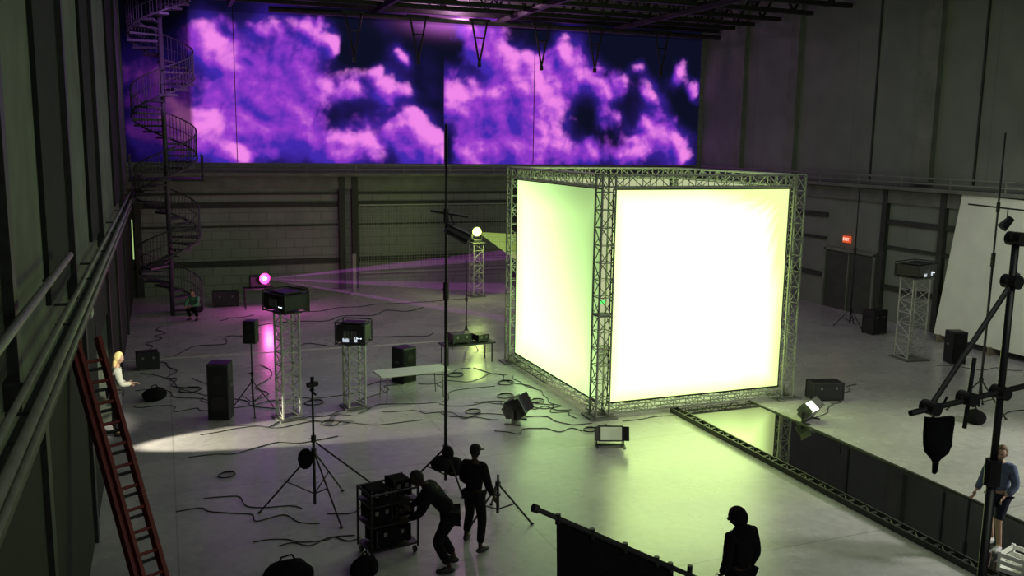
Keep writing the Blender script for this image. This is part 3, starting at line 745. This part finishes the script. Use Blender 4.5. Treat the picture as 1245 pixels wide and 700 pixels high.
e=thing("plastic_crate","white slatted plastic crate standing by a person","crate",(12.66,9.85,.1),.3)
mb=MB()
for s in(-1,1):
    for z in(.03,.15,.27): mb.box((s*.24,0,z),(.03,.4,.07)); mb.box((0,s*.19,z),(.5,.03,.07))
    for q in(-1,1): mb.box((s*.24,q*.19,.16),(.05,.05,.32))
mb.obj("slatted_side",WHITEP,e); B((0,0,.02),(.46,.36,.03)).obj("bottom",WHITEP,e)
e=thing("door_edge_strip","thin vertical yellow-green glowing strip standing for a lit door edge","light",(X0+.2,39.2,2.0))  # emissive strip paints the lit edge of an ajar door; no lamp here
MB().cyl((0,0,0),(0,0,1.6),.02,n=8).obj("tube",mat("door_edge_glow",(.6,.7,.4),.5,0,.05,3,emit=(.6,.9,.3),estr=.6),e)
B((-.06,0,.8),(.06,.08,1.7)).obj("housing",DSTEEL,e)  # dark backing made up along with the glowing strip

# ------------------------------------------------------------------ cables
CBL=mat("black_rubber",(.012,.012,.013),.6,0,.2,20)
def cable(pts,r=.010,label="black cable snaking across the concrete floor"):
    P=[Vector((p[0],p[1],p[2] if len(p)>2 else r)) for p in pts]
    P=[P[0]]+P+[P[-1]]; out=[]
    for i in range(1,len(P)-2):
        a,b,c,d=P[i-1:i+3]
        for k in range(5):
            t_=k/5; out.append(.5*((2*b)+(c-a)*t_+(2*a-5*b+4*c-d)*t_*t_+(3*b-a-3*c+d)*t_**3))
    out.append(P[-1])
    MB().tube(out,r,5).obj("cable",CBL,label=label,cat="cable",group="cables on the floor",smooth=True)
def wander(a,b,n=7,amp=.4):
    a=Vector((a[0],a[1]));b=Vector((b[0],b[1])); d=(b-a); s=Vector((-d.y,d.x)).normalized(); out=[]
    for i in range(n+1):
        k=i/n; q=a+d*k+(s*random.uniform(-amp,amp)+d.normalized()*random.uniform(-amp,amp)*.4)*(0 if i in(0,n) else .8)
        q.x=max(q.x,-1.15)
        out.append(q)
    return out
def coil(c,r,turns=2.5):
    pts=[]
    for i in range(int(turns*7)):
        t_=i/7*2*math.pi; q=r*(1+.12*math.sin(i*1.7)); pts.append((c[0]+q*math.cos(t_),c[1]+q*math.sin(t_)*.8,.02+.012*(i//7)))
    return pts
for a,b,n,am in [((-.8,28),(2.7,23),8,.5),((-.9,26),(1.9,24),7,.4),((3.0,22),(4.3,22.3),5,.3),((4.4,22.0),(8.6,23.4),9,.5),((1.2,22.0),(5.8,21),8,.4),((.3,20),(3.6,20.4),7,.3),((6.6,24.3),(9.4,24.5),6,.4),((8.2,20.4),(9.7,19.4),6,.35),((8.2,21.9),(9.7,20.6),6,.4),((9.3,18.1),(10,19.2),5,.3),((8.7,25.6),(9.6,22.9),7,.3),((7.5,22),(9.6,21),6,.4),((.5,17.5),(2.2,16.4),6,.3),((2.6,16),(5,16.4),6,.3),((1.6,14.9),(3,14.8),5,.2),((16.6,18.9),(18.7,20.3),6,.3),((15.3,18),(16.6,18.8),5,.2),((22.9,21.4),(25,20),7,.4),((5,36.5),(12.5,37.6),9,.5),((1.9,35.5),(3.2,36.6),6,.3),((.2,30),(3,33),7,.6),((3,34),(10,36),8,.6),((-.6,31),(-.2,35),7,.4),((12,19.3),(10.5,19.3),5,.1),((6.6,22.2),(8.4,21.6),6,.3),((19.9,16.4),(24.5,18),6,.3),((1.0,23.4),(.6,27),7,.4),((4.6,23.2),(6,24.4),6,.3),((2,24),(2.6,28),6,.5),((0.6,21.5),(4.2,21.9),9,.35),((1.5,23.5),(4.9,24.2),8,.4),((5,22),(8,20.5),9,.45),((5.2,24.6),(8.6,25.6),8,.4),((-.9,24.4),(1.0,23.4),7,.3),((-.8,30),(.6,25.8),8,.5),((7.2,19.6),(9.2,18.9),8,.3),((6.4,21.4),(7.6,20.4),6,.3),((.0,17),(2.4,15.6),8,.35),((1.2,15.2),(2.9,14.9),6,.25),((9.5,24.3),(9.6,21),9,.25),((8.9,22.2),(9.5,19.9),9,.3),((4,30),(9,31),8,.6),((17.5,33),(24,34),8,.6)]:
    cable(wander(a,b,n,am),.010 if a[1]<30 else .014)
for c,r in(((.5,25.6),.3),((1.0,18.6),.18),((9.0,23.6),.26),((8.5,22.3),.25),((9.4,18.9),.18),((3.6,21.4),.24),((3.5,23.3),.26),((7.9,24.9),.26),((7.2,21.2),.22),((9.15,21.6),.2)):
    cable(coil(c,r),.010,"coiled black cable lying on the concrete floor")
B((0,0,.004),(12,.08,.008)).obj("floor_tape",mat("pale_tape",(.7,.72,.65),.6,0,.1,6),loc=(4.8,29.6,0),rotz=-.02,label="long pale tape line stuck across the floor",cat="floor tape")

# ------------------------------------------------------------------ people
def skin_mesh(V,E,R,sub=2):
    me=bpy.data.meshes.new("tmp"); me.from_pydata(V,E,[])
    ob=bpy.data.objects.new("tmp",me); COL.objects.link(ob)
    md=ob.modifiers.new("s","SKIN"); md.use_smooth_shade=True
    for i,sv in enumerate(me.skin_vertices[0].data):
        r=R[i]; sv.radius=r if hasattr(r,'__len__') else (r,r); sv.use_root=(i==0)
    sd=ob.modifiers.new("d","SUBSURF"); sd.levels=sub; sd.render_levels=sub
    bpy.context.view_layer.update()
    dg=bpy.context.evaluated_depsgraph_get()
    m2=bpy.data.meshes.new_from_object(ob.evaluated_get(dg))
    bpy.data.objects.remove(ob); return m2
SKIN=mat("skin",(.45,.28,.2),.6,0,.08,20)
BASE=dict(pel=(0,0,.95),spi=(0,-.01,1.13),che=(0,0,1.32),nec=(0,0,1.47),hb=(0,.01,1.55),head=(0,.025,1.635),
 sL=(-.18,0,1.41),eL=(-.24,-.02,1.13),wL=(-.25,.1,.88),sR=(.18,0,1.41),eR=(.24,-.02,1.13),wR=(.25,.1,.88),
 hL=(-.1,0,.9),kL=(-.11,.03,.5),aL=(-.12,-.02,.1),tL=(-.14,.13,.045),hR=(.1,0,.9),kR=(.11,.03,.5),aR=(.12,-.02,.1),tR=(.14,.13,.045))
def person(label,loc,rot,over,shirt,pants,hairc,shoe=(.015,.015,.015),skin=None,shorts=False,longhair=False,tilt=0,yaw=0,hat=None,scale=1,hood=False):
    J={k:Vector(v) for k,v in BASE.items()}
    for k,v in over.items(): J[k]=Vector(v)
    e=thing("person",label,"person",loc,rot); e.scale=(scale,)*3
    sk=skin or SKIN
    names=['pel','spi','che','nec','hb','sL','eL','wL','sR','eR','wR','hL','kL','aL','tL','hR','kR','aR','tR']
    idx={n:i for i,n in enumerate(names)}
    ed=[('pel','spi'),('spi','che'),('che','nec'),('nec','hb'),('che','sL'),('sL','eL'),('eL','wL'),('che','sR'),('sR','eR'),('eR','wR'),('pel','hL'),('hL','kL'),('kL','aL'),('aL','tL'),('pel','hR'),('hR','kR'),('kR','aR'),('aR','tR')]
    rad=dict(pel=(.12,.1),spi=(.11,.09),che=(.13,.1),nec=.055,hb=.05,sL=.06,eL=.042,wL=.028,sR=.06,eR=.042,wR=.028,hL=.085,kL=.055,aL=.038,tL=.035,hR=.085,kR=.055,aR=.038,tR=.035)
    me=skin_mesh([tuple(J[n]) for n in names],[(idx[a],idx[b]) for a,b in ed],[rad[n] for n in names])
    mb=MB(); mb.mesh(me)
    HR=(Euler((0,0,yaw)).to_matrix()@Euler((tilt,0,0)).to_matrix())
    def hf(q):
        x,y,z=q
        if z<-.03: x*=.82; 
        if y>0 and z<0: y*=.96
        if y<0: y*=1.04
        return Vector((x,y,z))
    H_=J['head']
    mb.sph(H_,(.076,.096,.118),R=HR,seg=18,rings=14,fn=hf)
    mb.sph(H_+HR@Vector((0,.098,-.012)),(.013,.02,.024),R=HR,seg=8,rings=6)
    for s in(-1,1): mb.sph(H_+HR@Vector((s*.077,-.005,-.01)),(.012,.022,.033),R=HR,seg=8,rings=6)
    mb.cur=1
    for s in(-1,1): mb.sph(H_+HR@Vector((s*.03,.083,.012)),(.013,.008,.008),R=HR,seg=8,rings=6)
    mb.cur=2; mb.sph(H_+HR@Vector((0,.086,-.055)),(.024,.008,.007),R=HR,seg=8,rings=6); mb.cur=0
    for sd in('L','R'):
        w_=J['w'+sd]; f_=(w_-J['e'+sd]).normalized(); s=-1 if sd=='L' else 1
        side=Vector((0,1,0)); side=(side-f_*side.dot(f_)); side=side.normalized() if side.length>.1 else Vector((0,0,1))
        nrm=f_.cross(side).normalized()
        Rm=Matrix((side,nrm,f_)).transposed()
        mb.sph(w_+f_*.055,(.042,.018,.055),R=Rm,seg=10,rings=8)
        for k,(off,ln) in enumerate(((-.032,.062),(-.011,.075),(.011,.08),(.031,.072))):
            b0=w_+f_*.09+side*off; mid=b0+f_*ln*.5+nrm*.008*s; tip=mid+f_*ln*.4+nrm*.03*s
            mb.tube([b0,mid,tip],.0095,6,.007)
        b0=w_+f_*.035+side*.038; mb.tube([b0,b0+side*.03+f_*.025,b0+side*.035+f_*.055],.0105,6,.008)
    mb.obj("body",[sk,mat("eye_dark",(.02,.015,.012),.3),mat("lips",(.35,.13,.11),.5) if not skin else skin],e,smooth=True)
    sm=mat("cloth_%d"%int(1e6*(shirt[0]+7*shirt[1]+13*shirt[2])),shirt,.95,0,.15,14,.15,spec=.15)
    pm=mat("cloth_%d"%int(1e6*(pants[0]+7*pants[1]+13*pants[2])),pants,.95,0,.15,14,.15,spec=.15)
    nm=['pel','spi','che','nb','sL','eL','cL','sR','eR','cR']
    K=dict(J); K['nb']=J['che'].lerp(J['nec'],.8); K['cL']=J['eL'].lerp(J['wL'],.9); K['cR']=J['eR'].lerp(J['wR'],.9)
    rr=dict(pel=(.165,.135),spi=(.155,.125),che=(.17,.135),nb=.08,sL=.09,eL=.068,cL=.05,sR=.09,eR=.068,cR=.05)
    ix={n:i for i,n in enumerate(nm)}
    me=skin_mesh([tuple(K[n]) for n in nm],[(ix[a],ix[b]) for a,b in(('pel','spi'),('spi','che'),('che','nb'),('che','sL'),('sL','eL'),('eL','cL'),('che','sR'),('sR','eR'),('eR','cR'))],[rr[n] for n in nm])
    MB().mesh(me).obj("jacket",sm,e,smooth=True)
    K['eL2']=J['kL'].lerp(J['aL'],.0 if shorts else .88); K['eR2']=J['kR'].lerp(J['aR'],.0 if shorts else .88)
    nm=['pel','hL','kL2','eL2','hR','kR2','eR2']; K['kL2']=J['hL'].lerp(J['kL'],.6) if shorts else J['kL']; K['kR2']=J['hR'].lerp(J['kR'],.6) if shorts else J['kR']
    ix={n:i for i,n in enumerate(nm)}; rr=dict(pel=(.15,.12),hL=.11,kL2=.082,eL2=.066,hR=.11,kR2=.082,eR2=.066)
    me=skin_mesh([tuple(K[n]) for n in nm],[(ix[a],ix[b]) for a,b in(('pel','hL'),('hL','kL2'),('kL2','eL2'),('pel','hR'),('hR','kR2'),('kR2','eR2'))],[rr[n] for n in nm])
    MB().mesh(me).obj("shorts" if shorts else "trousers",pm,e,smooth=True)
    shm=mat("shoe_%d"%int(1e4*shoe[0]),shoe,.6,0,.1,10)
    for sd in('L','R'):
        a_=J['a'+sd]; t_=J['t'+sd]; d_=(t_-a_); d2=Vector((d_.x,d_.y,0)); d2=d2.normalized() if d2.length>.02 else Vector((0,1,0))
        an=math.atan2(-d2.x,d2.y); Rz=Euler((0,0,an)).to_matrix()
        def sf(q):
            q=Vector(q); q.z=max(q.z,-.04); 
            if q.y>.03: q.z*=.7 if q.z>0 else 1
            return q
        c=a_.lerp(t_,.45); c.z=max(.042,c.z-.02)
        MB().sph(c,(.052,.145,.058),R=Rz,seg=14,rings=10,fn=sf).obj("shoe",shm,e,smooth=True)
    def hh(q):
        if q.y>.02 and q.z<.06: q=Vector((q.x*.8,min(q.y,.05)*.7,q.z))
        if not longhair and q.z<-.03: q=q*.9
        return q
    mb=MB(); mb.sph(H_+HR@Vector((0,-.012,.018)),(.088,.104,.118 if not longhair else .125),R=HR,seg=18,rings=14,fn=hh)
    if longhair: mb.sph(H_+HR@Vector((0,-.06,-.10)),(.075,.045,.12),R=HR,seg=14,rings=10)
    mb.obj("hair",mat("hair_%d"%int(1e4*(hairc[0]+hairc[1])),hairc,.8,0,.3,40,.3),e,smooth=True)
    if hood:
        mb=MB(); mb.sph(H_+HR@Vector((0,-.03,.0)),(.105,.115,.138),R=HR,seg=18,rings=14,fn=lambda q:Vector((q.x,min(q.y,.07),q.z))); mb.sph(J['nec']+Vector((0,-.03,-.02)),(.17,.11,.09),seg=14,rings=10)
        mb.obj("hood",sm,e,smooth=True)
    if hat:
        mb=MB(); mb.sph(H_+HR@Vector((0,-.01,.04)),(.094,.11,.095),R=HR,seg=16,rings=10,fn=lambda q:Vector((q.x,q.y,max(q.z,-.01)))); mb.box(H_+HR@Vector((0,.13,.035)),(.14,.1,.012),HR)
        mb.obj("cap",mat("cap_cloth",hat,.9),e,smooth=True)
    return e
DK=(.008,.008,.010); DK2=(.010,.010,.012)
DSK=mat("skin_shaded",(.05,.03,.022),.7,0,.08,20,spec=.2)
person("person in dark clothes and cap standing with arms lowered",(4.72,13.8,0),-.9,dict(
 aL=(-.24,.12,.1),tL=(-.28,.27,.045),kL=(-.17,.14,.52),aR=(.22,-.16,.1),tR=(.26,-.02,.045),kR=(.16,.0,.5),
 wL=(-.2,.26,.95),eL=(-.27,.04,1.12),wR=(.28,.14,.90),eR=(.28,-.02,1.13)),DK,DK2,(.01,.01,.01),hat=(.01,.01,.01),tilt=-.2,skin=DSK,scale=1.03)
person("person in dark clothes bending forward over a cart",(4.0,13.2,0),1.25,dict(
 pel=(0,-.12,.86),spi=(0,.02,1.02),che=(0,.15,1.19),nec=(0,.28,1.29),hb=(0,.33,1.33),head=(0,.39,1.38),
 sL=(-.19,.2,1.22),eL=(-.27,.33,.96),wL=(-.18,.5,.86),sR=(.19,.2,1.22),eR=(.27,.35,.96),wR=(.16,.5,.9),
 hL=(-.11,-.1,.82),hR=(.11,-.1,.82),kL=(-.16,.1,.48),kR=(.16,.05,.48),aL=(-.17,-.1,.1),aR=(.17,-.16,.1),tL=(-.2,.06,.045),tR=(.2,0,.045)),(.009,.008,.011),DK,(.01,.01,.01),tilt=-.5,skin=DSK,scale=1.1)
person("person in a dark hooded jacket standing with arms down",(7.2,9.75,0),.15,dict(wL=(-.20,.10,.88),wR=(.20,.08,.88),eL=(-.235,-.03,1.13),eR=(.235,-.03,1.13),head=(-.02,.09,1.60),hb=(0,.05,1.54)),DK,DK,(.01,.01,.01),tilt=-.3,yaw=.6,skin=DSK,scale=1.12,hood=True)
person("person in dark blue jacket and shorts stepping beside a crate",(12.98,10.6,.085),1.9,dict(
 pel=(0,-.02,.97),kL=(-.1,.16,.56),aL=(-.11,.05,.12),tL=(-.12,.2,.05),kR=(.1,-.02,.5),aR=(.11,-.2,.12),tR=(.12,-.05,.05),
 eL=(-.27,.05,1.16),wL=(-.2,.25,1.02),eR=(.26,-.02,1.14),wR=(.28,.16,.95)),(.10,.125,.20),(.015,.017,.03),(.18,.12,.07),shoe=(.4,.4,.42),shorts=True,tilt=-.15,scale=1.05)
person("blond person in a grey top standing by the doorway",(-1.2,22.1,0),-1.3,dict(
 che=(0,.03,1.31),nec=(0,.07,1.46),hb=(0,.09,1.54),head=(0,.11,1.62),sL=(-.19,.03,1.4),sR=(.19,.03,1.4),eL=(-.26,.04,1.12),eR=(.26,.06,1.12),wL=(-.17,.28,1.05),wR=(.17,.3,1.1)),(.5,.51,.45),(.06,.06,.07),(.9,.65,.3),tilt=-.3,longhair=True,scale=1.12)
person("person in a green top crouching near the back wall",(1.0,36.0,0),2.6,dict(
 pel=(0,-.1,.42),spi=(0,-.04,.6),che=(0,.05,.77),nec=(0,.1,.92),hb=(0,.12,.99),head=(0,.15,1.07),sL=(-.18,.06,.86),sR=(.18,.06,.86),eL=(-.24,.22,.64),eR=(.24,.22,.64),wL=(-.12,.42,.6),wR=(.12,.42,.6),
 hL=(-.1,-.08,.4),hR=(.1,-.08,.4),kL=(-.16,.3,.5),kR=(.16,.28,.48),aL=(-.15,.08,.1),aR=(.15,.06,.1),tL=(-.17,.24,.045),tR=(.17,.22,.045)),(.14,.3,.2),DK2,(.05,.03,.02),tilt=-.3)

# ------------------------------------------------------------------ lights
def light(kind,name,loc,aim,power,col,**k):
    l=bpy.data.lights.new(name,kind); l.energy=power; l.color=col
    for a,b in k.items(): setattr(l,a,b)
    ob=bpy.data.objects.new(name,l); COL.objects.link(ob); ob.location=loc
    ob.rotation_euler=(Vector(aim)-Vector(loc)).to_track_quat('-Z','Y').to_euler()
    return ob
light('SPOT',"doorway_spot",(-4.0,21.0,1.2),(2.2,21.1,0),4600,(1,.94,.68),spot_size=math.radians(20),spot_blend=.3,shadow_soft_size=.08)
light('SPOT',"doorway_person_fill",(.9,19.6,3.6),(-1.2,22.1,1.3),750,(1,.95,.75),spot_size=math.radians(30),spot_blend=.8,shadow_soft_size=.1)  # added fill on the person by the doorway, no real fixture
light('SPOT',"side_flood",(23,8.5,5.5),(16.5,13.4,0),3300,(1,1,.84),spot_size=math.radians(62),spot_blend=.8,shadow_soft_size=.4)
light('SPOT',"panel_fill",(20,16,7),(26.2,20.5,3),600,(.95,1,.84),spot_size=math.radians(60),spot_blend=.8,shadow_soft_size=.5)  # extra spot added only to brighten the leaning panel
light('SPOT',"work_flood",(17.5,8.5,4.2),(13,10.7,1.0),1100,(1,1,.92),spot_size=math.radians(32),spot_blend=.7,shadow_soft_size=.3)
light('POINT',"magenta_spill",(3.85,37.0,1.3),(0,0,0),80,(1,.15,.7),shadow_soft_size=.15)
light('POINT',"green_spill",(12.95,37.6,2.9),(0,0,0),110,(.75,1,.25),shadow_soft_size=.15)
light('POINT',"ceiling_magenta_spill",(12.9,39.9,13.1),(0,0,0),320,(1,.45,.9),shadow_soft_size=.2)
light('SPOT',"cloud_projector_spill",(5,22,11.5),(.3,37.2,9.8),6500,(.6,.2,1),spot_size=math.radians(16),spot_blend=.5,shadow_soft_size=.1)
light('AREA',"overhead_fill",(13,24,12.2),(13,24,0),360,(.92,1,.86),size=14)  # invented overhead fill lifting the whole hall, not a work light
light('AREA',"camera_side_fill",(8,0,10.5),(10,25,5),310,(.92,1,.84),size=8)  # soft fill added from the camera side for walls and trusses
w=bpy.data.worlds.new("world"); SC.world=w; w.use_nodes=True
w.node_tree.nodes["Background"].inputs[0].default_value=(.7,.8,.65,1); w.node_tree.nodes["Background"].inputs[1].default_value=.03

# ------------------------------------------------------------------ camera
az,p,r=map(math.radians,(21.2,9.04,.8))
f=Vector((math.sin(az)*math.cos(p),math.cos(az)*math.cos(p),-math.sin(p)))
r0=Vector((math.cos(az),-math.sin(az),0)); u0=r0.cross(f)
Rv=r0*math.cos(r)+u0*math.sin(r); Uv=u0*math.cos(r)-r0*math.sin(r)
cd=bpy.data.cameras.new("camera"); cam=bpy.data.objects.new("camera",cd); COL.objects.link(cam)
M=Matrix((Rv,Uv,-f)).transposed().to_4x4(); M.translation=Vector((0,0,6.8)); cam.matrix_world=M
cd.sensor_width=36; cd.lens=36*1100/1245; cd.clip_end=200
SC.camera=cam
